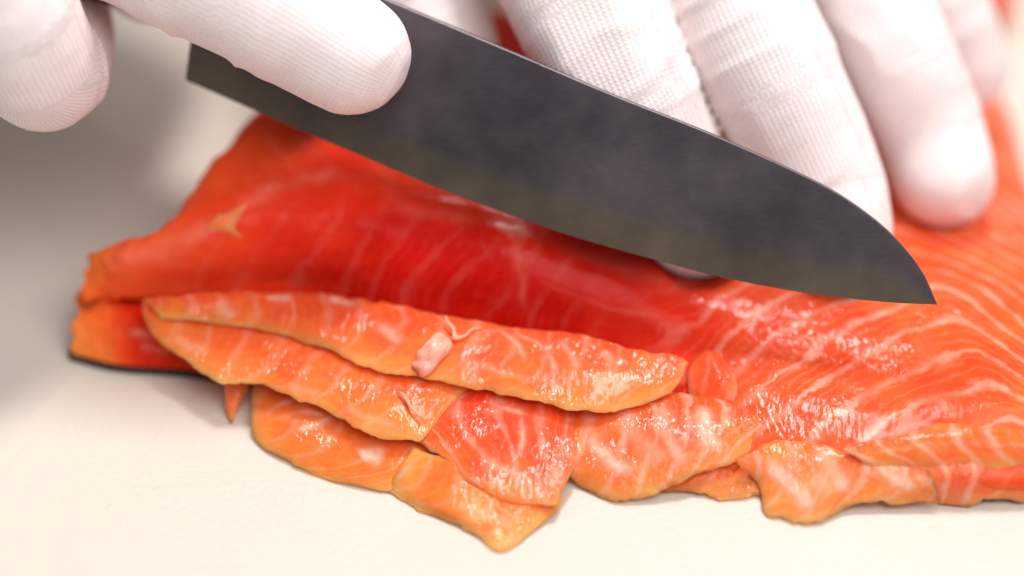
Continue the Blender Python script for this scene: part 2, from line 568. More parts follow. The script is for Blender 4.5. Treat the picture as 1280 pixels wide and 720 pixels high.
# torn, uneven cut edge at the left end and around the crease
left = np.clip(1.6 - uu, 0, 1)
disp = disp + left * (0.9 * vnoise(flat, 4, 7) + 0.5 * vnoise(flat, 1.6, 8))
flat = flat + nrm.reshape(-1, 3) * (disp * amp)[:, None] * MM
rag = np.clip(0.9 - uu, 0, 1) ** 1.5
flat[:, 0] += rag * (2.0 * vnoise(flat * np.array([0, 1, 1]), 4.5, 81) + 1.1 * vnoise(flat * np.array([0, 1, 1]), 1.6, 82)) * MM
flat[:, 2] = np.maximum(flat[:, 2], 0.8 * MM)

for ch_ in (idx_f, mid_f, ring_f, lit_f, thumb_f):
    for (a_, ra_), (b_, rb_) in zip(ch_[:2], ch_[1:3]):
        for it in range(3):
            ab_ = b_ - a_
            t_ = np.clip(((flat - a_) @ ab_) / (ab_ @ ab_), 0, 1)
            d_ = np.linalg.norm(flat - a_ - t_[:, None] * ab_, axis=1) - (ra_ + (rb_ - ra_) * t_) * MM
            flat[:, 2] -= np.clip(0.2 * MM - d_, 0, 0.006) * 0.9
flat[:, 2] = np.maximum(flat[:, 2], 0.8 * MM)

fillet_seams = []


def S(line, width, strength):
    fillet_seams.append((line, width, strength))


# arcs on the steep cut face
S([(300, 262), (345, 235), (400, 222), (420, 205)], 2.4, 0.3)
S([(660, 345), (720, 372), (770, 385), (840, 396)], 0.8, 0.15)
S([(690, 305), (760, 325), (820, 345), (870, 362)], 2.4, 0.08)
S([(640, 280), (648, 310), (650, 345), (655, 395)], 1.2, 0.2)
S([(625, 292), (640, 282), (660, 280)], 3.2, 0.8)
S([(120, 330), (180, 318), (240, 300), (290, 270)], 2.8, 0.2)
S([(150, 415), (200, 418), (245, 432)], 1.0, 0.5)
S([(170, 430), (215, 440)], 0.8, 0.5)
S([(470, 240), (520, 262), (560, 268), (600, 275)], 2.4, 0.12)

fat = seam_mask(flat, None, fillet_seams)
spx, spy, _ = project(flat)
# flesh tone: deep red in the thick loin, coral toward the tail, orange at the left trimming
tone = 0.30 + 0.0 * uu
tone += np.clip((uu - 7.4) / 2.2, 0, 1) * 0.22
tone += np.clip((3.2 - uu) / 2.4, 0, 1) * 0.24
tone += np.clip((1.3 - vv), 0, 1) * 0.08
tone -= np.clip((uu - 2.8) / 2, 0, 1) * np.clip((8.6 - uu) / 2, 0, 1) * np.clip((5.4 - vv), 0, 1) * 0.29
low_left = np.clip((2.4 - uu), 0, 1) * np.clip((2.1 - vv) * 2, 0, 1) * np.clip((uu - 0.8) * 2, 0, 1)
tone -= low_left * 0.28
tone += np.clip(0.9 - uu, 0, 1) * 0.22
tone += 0.08 * vnoise(flat, 7, 11)
wet = np.clip((uu - 7.4) / 1.5, 0, 1) * 0.9 + 0.12
wet *= 0.30 + 0.55 * np.clip((vv - 2.2) / 1.6, 0, 1)
wet *= np.clip(0.40 + 0.9 * vnoise(flat, 8, 12) + 0.35 * vnoise(flat, 2.5, 13), 0.12, 1.2)
fat = np.maximum(fat, np.clip(vnoise(flat, 7, 21) - 0.25, 0, 1) * np.clip((uu - 8) / 2, 0, 1) * 0.22)

# muscle sheets: chevrons toward the tail, flat arcs on the deep cut
gx, gy = flat[:, 0] / MM, flat[:, 1] / MM
apex = 66.0 + 0.045 * 8 * (0.0 - gy) * 0.8
dx_ = gx - apex
soft = np.sqrt(dx_ ** 2 + 9.0) - 3.0
chev = -gy - np.where(dx_ < 0, 0.62, 1.55) * soft
arcs = (gx * 0.95 + 0.030 * (gy - 6.0) ** 2 * 1.2 - 0.35 * (flat[:, 2] / MM - 14.0) - 0.02 * (flat[:, 2] / MM - 14.0) ** 2)
wr = np.clip((uu - 7.2) / 1.6, 0, 1)
flow = np.where(wr > 0.02, chev / 6.2, arcs / 6.5)
lines = np.where(wr > 0.02, wr * 0.46, np.clip((7.4 - uu) / 1.0, 0, 1) * 0.06 * np.clip((uu - 1.2), 0, 1) * np.clip(vv - 2.2, 0, 1))
lines = lines * np.clip(0.8 + 0.55 * vnoise(flat, 9, 91) + 0.4 * vnoise(flat, 3, 92), 0.1, 1.5)
flow = flow + 0.38 * vnoise(flat, 14, 93)
fillet = empty('salmon_fillet', 'thick raw salmon fillet under the knife and the spread gloved fingers', 'salmon fillet')
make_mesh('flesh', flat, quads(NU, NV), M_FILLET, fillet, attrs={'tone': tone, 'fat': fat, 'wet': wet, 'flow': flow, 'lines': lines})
_px, _py, _dp = project(flat)


def on_fillet(px, py, lift):
    """point of the fillet's surface that the photo shows there, lifted by some mm"""
    near = np.where((_px - px) ** 2 + (_py - py) ** 2 < 30)[0]
    if len(near) == 0:
        near = np.argsort((_px - px) ** 2 + (_py - py) ** 2)[:3]
    return flat[near[np.argmin(_dp[near])]] + W(0, -0.4, 0.9) * lift


# skin: a thin dark sheet under the flesh
ring_ids = [i * NV for i in range(NU)] + [(NU - 1) * NV + j for j in range(1, NV)] + [i * NV + NV - 1 for i in range(NU - 2, -1, -1)] + [j for j in range(NV - 2, 0, -1)]
ring = flat[ring_ids][::6].copy()
cen = np.array([0.02, 0.02, 0.0])
ins = np.where(ring[:, 0] < -0.035, 1.006, 0.94)
skv = []
for zz in (0.02, 1.25):
    q = cen + (ring - cen) * ins[:, None]
    q[:, 2] = zz * MM
    skv.append(q)
n = len(ring)
skf = [(i, (i + 1) % n, n + (i + 1) % n, n + i) for i in range(n)] + [tuple(reversed(range(n))), tuple(range(n, 2 * n))]
make_mesh('skin', np.concatenate(skv), skf, M_SKIN, fillet, smooth=False)


# ------------------------------------------------------------------ thin slices
def sheet(name, rows, thick, parent, seams=(), tone0=0.45, edge_tone=0.4, nu=150, nv=60, seed=0, jag=0.7, wet_k=0.8, mat=None, fat0=0.0, line_k=0.22, pitch=5.5, slant=0.5, edge_sides=(0, 1, 0.35, 0.35)):
    """rows: lists of measured points from the rear rim to the front rim; a closed, uneven, thin-rimmed sheet"""
    m = max(len(r) for r in rows)
    ctrl = np.array([catmull(np.array([pt(p) for p in r]), m) for r in rows])      # (rows, m, 3)
    g = catmull(ctrl, nv)
    g = catmull(np.swapaxes(g, 0, 1), nu)                                           # (nu, nv, 3)
    nrm = grid_normals(g)
    if nrm[..., 2].mean() < 0:
        nrm = -nrm
    u = np.linspace(0, 1, nu)[:, None] * np.ones((1, nv))
    v = np.linspace(0, 1, nv)[None, :] * np.ones((nu, 1))
    lu = np.linalg.norm(np.diff(g, axis=0), axis=2).sum(0).mean()
    lv = np.linalg.norm(np.diff(g, axis=1), axis=2).sum(1).mean()
    # ragged rim
    P = g.reshape(-1, 3)
    rim_v = np.exp(-np.minimum(v, 1 - v) * lv / (2.0 * MM)).ravel()
    rim_u = np.exp(-np.minimum(u, 1 - u) * lu / (2.0 * MM)).ravel()
    tv = np.gradient(g, axis=1).reshape(-1, 3)
    tv /= np.linalg.norm(tv, axis=1, keepdims=True) + 1e-12
    tu = np.gradient(g, axis=0).reshape(-1, 3)
    tu /= np.linalg.norm(tu, axis=1, keepdims=True) + 1e-12
    Q = P + tv * (rim_v * jag * (1.5 * vnoise(P, 6.5, seed + 31) + 0.6 * vnoise(P, 1.8, seed + 32) + 0.22 * vnoise(P, 0.7, seed + 35)))[:, None] * MM
    Q = Q + tu * (rim_u * jag * (1.2 * vnoise(P, 5.5, seed + 33) + 0.3 * vnoise(P, 1.8, seed + 34)))[:, None] * MM
    d_rim = np.minimum(np.minimum(v, 1 - v) * lv, np.minimum(u, 1 - u) * lu).ravel() / MM
    prof = np.clip(d_rim / 3.0, 0, 1) ** 0.6
    half = thick * 0.5 * MM * (0.30 + 0.70 * prof)
    N = nrm.reshape(-1, 3)
    ruffle = np.exp(-np.minimum(v, 1 - v).ravel() * lv / (4.0 * MM)) * 0.30 * vnoise(P * np.array([1, 0.4, 0.4]), 4.0, seed + 44)
    wob = (0.22 * vnoise(P, 10, seed + 41) + 0.05 * vnoise(P, 2.6, seed + 42) + 0.02 * vnoise(P, 0.9, seed + 43) + ruffle) * MM
    rimr = 0.22 * (1 - np.clip(d_rim / 0.7, 0, 1)) ** 2 * MM
    top = Q + N * (wob - rimr)[:, None]
    bot = Q - N * (2 * half * (0.25 + 0.75 * np.clip(d_rim / 2.5, 0, 1)) - wob)[:, None]
    sag = (0.9 * v.ravel() ** 2 * MM)
    top[:, 2] -= sag
    bot[:, 2] -= sag
    top[:, 2] = np.maximum(top[:, 2], 0.45 * MM)
    bot[:, 2] = np.maximum(bot[:, 2], 0.12 * MM)
    V = np.concatenate([top, bot])
    nn = nu * nv
    idx = np.arange(nn).reshape(nu, nv)
    F = [quads(nu, nv, 0, True), quads(nu, nv, nn, False)]
    for a in (idx[:, 0], idx[::-1, -1], idx[-1, :], idx[0, ::-1]):
        F.append(np.stack([a[:-1], a[1:], a[1:] + nn, a[:-1] + nn], 1))
    F = np.concatenate(F)
    fat = np.clip(seam_mask(V, None, list(seams)) * 1.5, 0, 1)
    fat[nn:] *= 0.3
    fat = np.maximum(fat, fat0)
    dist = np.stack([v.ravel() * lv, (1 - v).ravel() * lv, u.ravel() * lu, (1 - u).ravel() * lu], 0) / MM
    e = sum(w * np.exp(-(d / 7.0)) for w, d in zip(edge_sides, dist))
    t = tone0 + 0.01 + 0.9 * edge_tone * np.clip(e, 0, 1) + 0.10 * vnoise(P, 5, seed + 51)  # yellower edges: flesh colour plus painted glow of light through thin flesh
    rim_glow = np.exp(-(dist[1:].min(0) / 1.1))  # pale line painted along the rim, as if light shone through
    t = t + 0.16 * rim_glow
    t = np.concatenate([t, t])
    fat[:nn] = np.maximum(fat[:nn], 0.22 * rim_glow)  # same painted rim glow, carried by the pale fat colour
    wetv = wet_k * np.clip(0.36 + 1.0 * vnoise(P, 6, seed + 61) + 0.35 * vnoise(P, 2, seed + 62), 0.10, 1.2)
    wetv = np.concatenate([wetv, wetv])
    fl = (u * lu / MM / pitch + slant * (v - 0.2) ** 2 * lv / MM / pitch * 1.4).ravel() + seed * 0.37
    lk = np.full(nn, line_k)
    thn = np.exp(-(dist[1:].min(0) / 1.6)) * (0.75 + 0.5 * vnoise(P, 3, seed + 71))
    return make_mesh(name, V, F, mat or M_SLICE, parent, attrs={'tone': t, 'fat': fat, 'wet': wetv, 'flow': np.concatenate([fl, fl]), 'lines': np.concatenate([lk, lk]), 'thin': np.concatenate([thn, thn])})


GROUP = 'thin slices fallen in front of the fillet'


def slice_thing(label):
    return empty('salmon_slice', label, 'salmon slice', GROUP)


# bottom slices lying on the board
sl = slice_thing('orange salmon slice flat on the board under two longer slices, with one bright painted glint')
sheet('flesh', [
    [(322, 474, 4.6), (390, 486, 4.8), (450, 506, 4.6), (520, 538, 4.2), (560, 552, 4)],
    [(316, 500, 3.4), (380, 520, 3.8), (440, 542, 3.6), (500, 562, 3.2), (530, 574, 2.8)],
    [(315, 526, 2.4), (368, 554, 2.6), (428, 574, 2.5), (488, 586, 2.3), (514, 590, 2.2)],
    [(320, 545, 1.5), (350, 566, 1.6), (392, 588, 1.5), (440, 603, 1.5), (486, 608, 1.5)],
], 0.85, sl, seams=[([(340, 525), (380, 510), (410, 520)], 0.8, 0.5), ([(330, 520), (360, 500), (390, 492)], 0.7, 0.45), ([(370, 535), (395, 528), (420, 515)], 1.2, 0.6), ([(448, 570), (466, 566), (482, 570)], 2.0, 0.8)],  # last streak paints a glint in the pale fat colour
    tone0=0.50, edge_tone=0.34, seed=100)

sl = slice_thing('yellowish salmon slice whose pointed corner reaches farthest out onto the board')
sheet('flesh', [
    [(515, 556, 4.4), (560, 570, 4.6), (620, 586, 4.4), (680, 596, 4.2), (708, 590, 4)],
    [(502, 578, 3.2), (550, 600, 3.4), (605, 618, 3.2), (660, 626, 3.0), (702, 612, 2.8)],
    [(493, 594, 2.2), (540, 622, 2.4), (588, 646, 2.2), (640, 654, 2.0), (696, 632, 2.0)],
    [(489, 607, 1.4), (528, 630, 1.4), (575, 652, 1.3), (626, 687, 1.2), (672, 655, 1.4)],
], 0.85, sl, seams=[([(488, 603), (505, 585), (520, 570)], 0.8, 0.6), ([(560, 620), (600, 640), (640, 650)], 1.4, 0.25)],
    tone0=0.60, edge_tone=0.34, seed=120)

sl = slice_thing('red orange salmon slice with curved pale seams, squared end hanging over the yellowish slice')
sheet('flesh', [
    [(505, 474, 7.6), (560, 478, 7.6), (620, 486, 7.4), (680, 496, 7.0), (722, 506, 6.6)],
    [(505, 504, 6.8), (560, 516, 6.8), (620, 526, 6.6), (680, 536, 6.2), (718, 544, 5.8)],
    [(509, 528, 6.0), (560, 550, 5.9), (620, 568, 5.6), (670, 580, 5.2), (713, 582, 4.8)],
    [(512, 548, 5.2), (548, 570, 5.1), (592, 598, 4.8), (640, 618, 4.3), (694, 622, 4.0)],
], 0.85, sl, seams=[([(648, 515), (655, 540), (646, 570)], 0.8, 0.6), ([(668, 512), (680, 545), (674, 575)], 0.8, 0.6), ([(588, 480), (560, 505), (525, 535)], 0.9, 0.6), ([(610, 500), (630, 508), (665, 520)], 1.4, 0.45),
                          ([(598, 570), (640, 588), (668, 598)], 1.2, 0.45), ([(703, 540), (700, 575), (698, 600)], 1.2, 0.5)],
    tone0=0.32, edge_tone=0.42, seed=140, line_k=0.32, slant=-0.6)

# two long slices leaning on the cut
sl_b = slice_thing('long orange salmon slice on the low fillet end, half under the topmost slice')
sheet('flesh', [
    [(174, 376, 10.6), (260, 384, 10.4), (350, 396, 10.2), (430, 418, 9.8), (520, 445, 9.2), (610, 470, 8.6)],
    [(181, 392, 10.2), (255, 412, 9.8), (340, 428, 9.5), (420, 448, 9.1), (500, 472, 8.6), (580, 490, 8.0)],
    [(190, 410, 9.6), (258, 440, 9.1), (335, 460, 8.7), (410, 482, 8.2), (480, 508, 7.7), (552, 518, 7.2)],
    [(202, 426, 9.0), (266, 464, 8.4), (334, 480, 7.9), (408, 506, 7.3), (466, 534, 6.8), (520, 546, 6.4)],
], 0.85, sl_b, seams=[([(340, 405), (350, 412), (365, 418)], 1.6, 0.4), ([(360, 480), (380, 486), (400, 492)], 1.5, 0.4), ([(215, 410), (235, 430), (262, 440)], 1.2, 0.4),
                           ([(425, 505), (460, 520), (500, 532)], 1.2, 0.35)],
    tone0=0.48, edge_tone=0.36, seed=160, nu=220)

sl_a = slice_thing('topmost long salmon slice against the deep red cut, with a pink white scrap on it')
sheet('flesh', [
    [(176, 371, 12.6), (255, 363, 12.8), (350, 364, 12.8), (450, 374, 12.6), (560, 394, 12.2), (660, 410, 11.8), (760, 430, 11.2), (864, 456, 10.4)],
    [(181, 376, 12.4), (262, 374, 12.6), (355, 380, 12.6), (455, 394, 12.4), (560, 414, 12.0), (660, 430, 11.6), (756, 446, 11.0), (860, 462, 10.2)],
    [(186, 382, 11.8), (275, 388, 12.0), (368, 402, 11.9), (460, 424, 11.5), (555, 446, 11.1), (655, 464, 10.7), (750, 474, 10.4), (852, 472, 9.9)],
    [(192, 390, 11.3), (288, 402, 11.4), (380, 418, 11.1), (448, 450, 10.6), (545, 472, 10.2), (640, 486, 9.8), (746, 510, 9.2), (838, 488, 9.4)],
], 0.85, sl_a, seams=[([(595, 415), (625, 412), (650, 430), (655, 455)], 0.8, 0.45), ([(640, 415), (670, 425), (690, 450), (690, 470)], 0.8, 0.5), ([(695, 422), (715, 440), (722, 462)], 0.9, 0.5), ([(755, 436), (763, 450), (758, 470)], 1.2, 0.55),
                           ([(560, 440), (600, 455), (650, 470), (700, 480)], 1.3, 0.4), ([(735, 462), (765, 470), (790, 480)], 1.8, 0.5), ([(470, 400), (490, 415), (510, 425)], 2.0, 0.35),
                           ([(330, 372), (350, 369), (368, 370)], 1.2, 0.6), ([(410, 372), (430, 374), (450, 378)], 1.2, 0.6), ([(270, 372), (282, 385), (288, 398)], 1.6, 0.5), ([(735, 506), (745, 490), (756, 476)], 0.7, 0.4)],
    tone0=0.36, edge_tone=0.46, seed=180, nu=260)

# slices on the right
sl = slice_thing('small dark orange salmon slice beneath the two white banded slices')
sheet('flesh', [
    [(790, 556, 4.0), (860, 562, 4.2), (920, 560, 4.2), (985, 556, 4.2)],
    [(800, 582, 2.8), (860, 586, 3.0), (915, 584, 3.0), (980, 578, 3.0)],
    [(812, 606, 1.5), (862, 613, 1.5), (915, 616, 1.5), (975, 612, 1.5)],
], 0.85, sl, tone0=0.48, edge_tone=0.26, seed=200, nu=110, nv=50)

sl = slice_thing('curled salmon slice with broad white bands and glistening grain, beside the squared slice')
sheet('flesh', [
    [(690, 518, 5.4), (750, 502, 6.2), (800, 493, 7.2), (850, 491, 7.8), (905, 503, 7.6), (968, 524, 6.8)],
    [(692, 548, 4.6), (755, 530, 6.4), (805, 525, 7.6), (855, 522, 8.0), (908, 525, 7.6), (970, 532, 6.4)],
    [(700, 580, 3.0), (764, 572, 4.8), (812, 566, 5.8), (858, 560, 6.6), (905, 548, 6.6), (962, 540, 6.0)],
    [(722, 602, 1.4), (774, 622, 1.5), (822, 612, 2.6), (862, 597, 3.8), (906, 576, 5.0), (954, 553, 5.6)],
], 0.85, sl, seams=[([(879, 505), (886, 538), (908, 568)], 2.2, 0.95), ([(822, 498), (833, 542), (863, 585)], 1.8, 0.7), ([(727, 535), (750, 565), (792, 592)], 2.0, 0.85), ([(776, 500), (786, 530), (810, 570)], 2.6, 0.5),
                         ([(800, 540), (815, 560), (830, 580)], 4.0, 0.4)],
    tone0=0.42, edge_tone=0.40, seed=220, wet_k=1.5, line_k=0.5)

sl = slice_thing('ragged salmon slice with three white bands and a lobed rim on the board')
sheet('flesh', [
    [(930, 572, 5.4), (972, 553, 6.4), (1020, 552, 7.0), (1070, 560, 7.0), (1120, 574, 6.6), (1166, 588, 6.0)],
    [(936, 584, 4.4), (976, 574, 5.4), (1024, 576, 6.0), (1072, 584, 5.8), (1122, 594, 5.4), (1170, 602, 4.8)],
    [(943, 596, 3.1), (978, 604, 3.4), (1021, 613, 3.6), (1068, 609, 3.8), (1124, 612, 3.7), (1174, 616, 3.4)],
    [(948, 608, 1.8), (962, 640, 1.5), (1016, 652, 1.5), (1056, 634, 1.7), (1118, 631, 1.8), (1178, 630, 1.8)],
], 0.85, sl, seams=[([(956, 570), (985, 604), (1022, 636)], 2.0, 0.95), ([(1013, 556), (1046, 590), (1060, 615)], 2.2, 0.9), ([(1088, 570), (1120, 594), (1146, 618)], 1.9, 0.8), ([(1010, 590), (1030, 604), (1045, 615)], 3.5, 0.5),
                         ([(1140, 590), (1155, 600), (1165, 612)], 1.6, 0.6)],
    tone0=0.50, edge_tone=0.36, seed=240, wet_k=1.5, jag=1.15, line_k=0.5)

# flaps of the fillet itself at its right front
sheet('flap', [
    [(1050, 560, 7.6), (1110, 545, 9.2), (1175, 528, 10.4), (1240, 535, 10.2), (1330, 540, 9.6)],
    [(1075, 572, 7.2), (1125, 562, 8.6), (1180, 552, 9.6), (1245, 556, 9.2), (1330, 560, 8.8)],
    [(1100, 584, 6.0), (1140, 580, 6.8), (1190, 578, 7.2), (1250, 578, 7.0), (1330, 576, 6.8)],
], 1.1, fillet, tone0=0.40, edge_tone=0.3, seed=260, nu=110, nv=40, mat=M_FILLET, line_k=0.45, slant=-0.8)
sheet('flap', [
    [(1160, 584, 6.6), (1200, 582, 6.8), (1250, 576, 6.8), (1330, 570, 6.6)],
    [(1165, 602, 4.8), (1205, 600, 5.2), (1255, 594, 5.2), (1330, 588, 5.2)],
    [(1172, 624, 1.4), (1210, 626, 1.4), (1260, 624, 1.4), (1330, 618, 1.4)],
], 1.1, fillet, tone0=0.38, edge_tone=0.25, seed=280, nu=90, nv=40, mat=M_FILLET, line_k=0.45, slant=0.6)
sheet('shred', [
    [(277, 462, 5.2), (284, 464, 5.6), (302, 468, 5.4), (312, 470, 5)],
    [(278, 485, 3.2), (284, 488, 3.4), (298, 488, 3.4), (306, 488, 3)],
    [(284, 521, 0.9), (287, 525, 0.9), (291, 525, 0.9), (294, 519, 0.9)],
], 1.2, fillet, tone0=0.5, edge_tone=0.1, seed=300, nu=30, nv=40, jag=0.7, mat=M_FILLET)
sheet('flake', [
    [on_fillet(x, y, l) for x, y, l in ((264, 270, 0.3), (284, 264, 0.5), (308, 254, 0.9))],
    [on_fillet(x, y, l) for x, y, l in ((252, 284, 0.3), (274, 280, 0.6), (294, 283, 0.6))],
    [on_fillet(x, y, l) for x, y, l in ((264, 302, 0.2), (280, 296, 0.5), (302, 300, 0.8))],
], 1.4, fillet, tone0=0.50, edge_tone=0.1, seed=320, nu=50, nv=40, jag=1.0, mat=M_FILLET, line_k=0.2)


# ------------------------------------------------------------------ volumes grown from joints (gloves, nub)
def seg_dist(P, a, b, ra, rb):
    ab = (b - a).astype(np.float32)
    t = np.clip(((P - a.astype(np.float32)) @ ab) / float(ab @ ab), 0, 1)
    q = P - a.astype(np.float32)
    q -= t[:, None] * ab
    return np.sqrt(np.einsum('ij,ij->i', q, q)) - (ra + (rb - ra) * t).astype(np.float32)


def smin(a, b, k):
    h = np.clip(0.5 + 0.5 * (b - a) / k, 0, 1)
    return b + (a - b) * h - k * h * (1 - h)


def surface_nets(field, lo, h):
    s = field < 0
    nx, ny, nz = field.shape
    cell = np.zeros((nx - 1, ny - 1, nz - 1), dtype=np.int8)
    for dx in (0, 1):
        for dy in (0, 1):
            for dz in (0, 1):
                cell += s[dx:nx - 1 + dx, dy:ny - 1 + dy, dz:nz - 1 + dz]
    act = (cell > 0) & (cell < 8)
    ids = np.full(act.shape, -1, dtype=np.int64)
    ijk = np.argwhere(act)
    ids[act] = np.arange(len(ijk))
    acc = np.zeros((len(ijk), 3))
    cnt = np.zeros(len(ijk))
    corners = [(0, 0, 0), (1, 0, 0), (0, 1, 0), (0, 0, 1), (1, 1, 0), (1, 0, 1), (0, 1, 1), (1, 1, 1)]
    edges = [(0, 1), (0, 2), (0, 3), (1, 4), (1, 5), (2, 4), (2, 6), (3, 5), (3, 6), (4, 7), (5, 7), (6, 7)]
    vals = [field[ijk[:, 0] + c[0], ijk[:, 1] + c[1], ijk[:, 2] + c[2]] for c in corners]
    for a, b in edges:
        va, vb = vals[a], vals[b]
        m = (va < 0) != (vb < 0)
        t = np.where(m, va / np.where(m, va - vb, 1), 0)
        pa, pb = np.array(corners[a], float), np.array(corners[b], float)
        acc += np.where(m[:, None], pa + t[:, None] * (pb - pa), 0)
        cnt += m
    V = (ijk + acc / cnt[:, None]) * h + lo
    F = []
    for ax in range(3):
        o1, o2 = [(1, 2), (2, 0), (0, 1)][ax]
        sl0 = [slice(None)] * 3
        sl1 = [slice(None)] * 3
        sl0[ax] = slice(0, -1)
        sl1[ax] = slice(1, None)
        ch = s[tuple(sl0)] != s[tuple(sl1)]
        inside_first = s[tuple(sl0)]
        e = np.argwhere(ch)
        e = e[(e[:, o1] > 0) & (e[:, o2] > 0) & (e[:, o1] < field.shape[o1] - 1) & (e[:, o2] < field.shape[o2] - 1)]
        d1 = np.zeros(3, int); d1[o1] = 1
        d2 = np.zeros(3, int); d2[o2] = 1
        q = [e - d1 - d2, e - d2, e, e - d1]
        qi = np.stack([ids[x[:, 0], x[:, 1], x[:, 2]] for x in q], 1)
        fl = ~inside_first[e[:, 0], e[:, 1], e[:, 2]]
        qi[fl] = qi[fl][:, ::-1]
        F.append(qi)
    F = np.concatenate(F)
    F = F[(F >= 0).all(1)]
    return V, F


def smooth_chain(ch):
    a = catmull(np.array([list(p) + [r * MM] for p, r in ch]), (len(ch) - 1) * 5 + 1)
    return [(q[:3], q[3] / MM) for q in a]


def grow(name, fingers, palm, mat, parent=None, h=0.8, clip=None, wrinkle=0.2, seed=0, attrs_fn=None, kf=0.3, crease=1.0):
    """fingers: list of chains [(point, radius mm)...]; palm: list of (a, ra, b, rb)"""
    fingers = [smooth_chain(ch) for ch in fingers]
    allp = np.array([p for ch in fingers for p, r in ch] + [q for s in palm for q in (s[0], s[2])])
    lo = allp.min(0) - 0.026
    hi = allp.max(0) + 0.026
    lo[2] = max(lo[2], 0.0002)
    h *= MM
    dims = np.ceil((hi - lo) / h).astype(int)
    ax = [lo[i] + np.arange(dims[i]) * h for i in range(3)]
    X = np.stack(np.meshgrid(*ax, indexing='ij'), -1).reshape(-1, 3).astype(np.float32)
    field = np.full(len(X), 1.0, np.float32)

    def local(a, b, r):
        l = np.minimum(a, b) - (r + 9) * MM
        u = np.maximum(a, b) + (r + 9) * MM
        i0 = np.clip(((l - lo) / h).astype(int), 0, dims)
        i1 = np.clip(((u - lo) / h).astype(int) + 1, 0, dims)
        I = np.stack(np.meshgrid(*[np.arange(i0[k], i1[k]) for k in range(3)], indexing='ij'), -1).reshape(-1, 3)
        return (I[:, 0] * dims[1] + I[:, 1]) * dims[2] + I[:, 2]

    pf = np.full(len(X), 1.0, np.float32)
    for a, ra, b, rb in palm:
        ix = local(a, b, max(ra, rb))
        pf[ix] = smin(pf[ix], seg_dist(X[ix], a, b, ra * MM, rb * MM), 8 * MM)
    for ch in fingers:
        ff = np.full(len(X), 1.0, np.float32)
        for (a, ra), (b, rb) in zip(ch[:-1], ch[1:]):
            ix = local(a, b, max(ra, rb))
            ff[ix] = smin(ff[ix], seg_dist(X[ix], a, b, ra * MM, rb * MM), 0.3 * MM)
        ix = np.where(ff < 0.02)[0]
        field[ix] = smin(field[ix], ff[ix], kf * MM)
    ix = np.where(pf < 0.03)[0]
    field[ix] = smin(field[ix], pf[ix], 7 * MM)
    near = np.where(np.abs(field) < 0.004)[0]
    field[near] += ((wrinkle * vnoise(X[near].astype(np.float64), 7, seed + 1) + 0.45 * wrinkle * vnoise(X[near].astype(np.float64), 2.8, seed + 2)) * MM).astype(np.float32)
    if clip is not None:
        near = np.where(field < 0.01)[0]
        field[near] = np.maximum(field[near], clip(X[near].astype(np.float64)).astype(np.float32))
    V, F = surface_nets(field.reshape(dims), lo, h)
    # relax a little
    e = np.concatenate([F[:, [0, 1]], F[:, [1, 2]], F[:, [2, 3]], F[:, [3, 0]]])
    for w in (0.5, 0.4, 0.3):
        s_ = np.zeros_like(V)
        c_ = np.zeros(len(V))
        for a, b in ((0, 1), (1, 0)):
            for k in range(3):
                s_[:, k] += np.bincount(e[:, a], V[e[:, b], k], minlength=len(V))
            c_ += np.bincount(e[:, a], minlength=len(V))
        V = V * (1 - w) + w * s_ / np.maximum(c_, 1)[:, None]
    attrs = attrs_fn(V) if attrs_fn else None
    if attrs and 'knit' in attrs:
        kn = attrs['knit']
        fn_ = np.cross(V[F[:, 2]] - V[F[:, 0]], V[F[:, 3]] - V[F[:, 1]])
        nv_ = np.stack([sum(np.bincount(F[:, q], fn_[:, k], minlength=len(V)) for q in range(4)) for k in range(3)], 1)
        nv_ /= np.linalg.norm(nv_, axis=1, keepdims=True) + 1e-15
        cr = np.stack([V[:, 0] * 0.35, V[:, 2] * 0.35, kn[:, 1] * 0.72 * MM], 1)
        r1 = 1 - np.abs(vnoise(cr, 5.5, seed + 5)) * 2
        r2 = vnoise(V, 14, seed + 6)
        V = V + nv_ * ((np.clip(r1, 0, 1) ** 2 * 0.55 - 0.2) * np.clip(0.45 + r2, 0, 1) * crease + 0.25 * r2 * crease)[:, None] * MM
    return make_mesh(name, V, F, mat, parent, attrs=attrs)


def knit_coords(chains, wale=0.80, course=0.72):
    """stitch coordinates that run along and around the nearest finger bone"""
    def fn(V):
        best = np.full(len(V), 1e9)
        out = np.zeros((len(V), 3))
        ref = np.array([0.2, 0.9, 0.4])
        for ch in chains:
            s0 = 0.0
            for (a, ra), (b, rb) in zip(ch[:-1], ch[1:]):
                ab = b - a
                L = np.linalg.norm(ab)
                ax = ab / L
                t = np.clip((V - a) @ ab / (L * L), 0, 1)
                q = V - (a + t[:, None] * ab)
                d = np.linalg.norm(q, axis=1) - (ra + (rb - ra) * t) * MM
                e1 = np.cross(ax, ref); e1 /= np.linalg.norm(e1)
                e2 = np.cross(ax, e1)
                ang = np.arctan2(q @ e2, q @ e1)
                al = (V - a) @ ax + s0
                better = d < best
                best = np.where(better, d, best)
                nw = round(2 * math.pi * 10.0 / wale)
                out[:, 0] = np.where(better, ang / (2 * math.pi) * nw, out[:, 0])
                out[:, 1] = np.where(better, al / (course * MM), out[:, 1])
                s0 += L
        return {'knit': out}
    return fn


# ------------------------------------------------------------------ the knife
HEEL = at(232, 100, 39)
TIP = at(1172, 381, 22)
BACK = at(700, 90, 46)
AXD = (TIP - HEEL) / np.linalg.norm(TIP - HEEL)
AXN = np.cross(AXD, BACK - HEEL)
AXN /= np.linalg.norm(AXN)
if AXN @ FWD > 0:
    AXN = -AXN
AXW = np.cross(AXN, AXD)
if AXW @ (BACK - HEEL) < 0:
    AXW = -AXW


def on_blade(px, py, off=0.0):
    r = ray(px, py)
    t = ((HEEL + AXN * off * MM - CAM) @ AXN) / (r @ AXN)
    return CAM + r * t


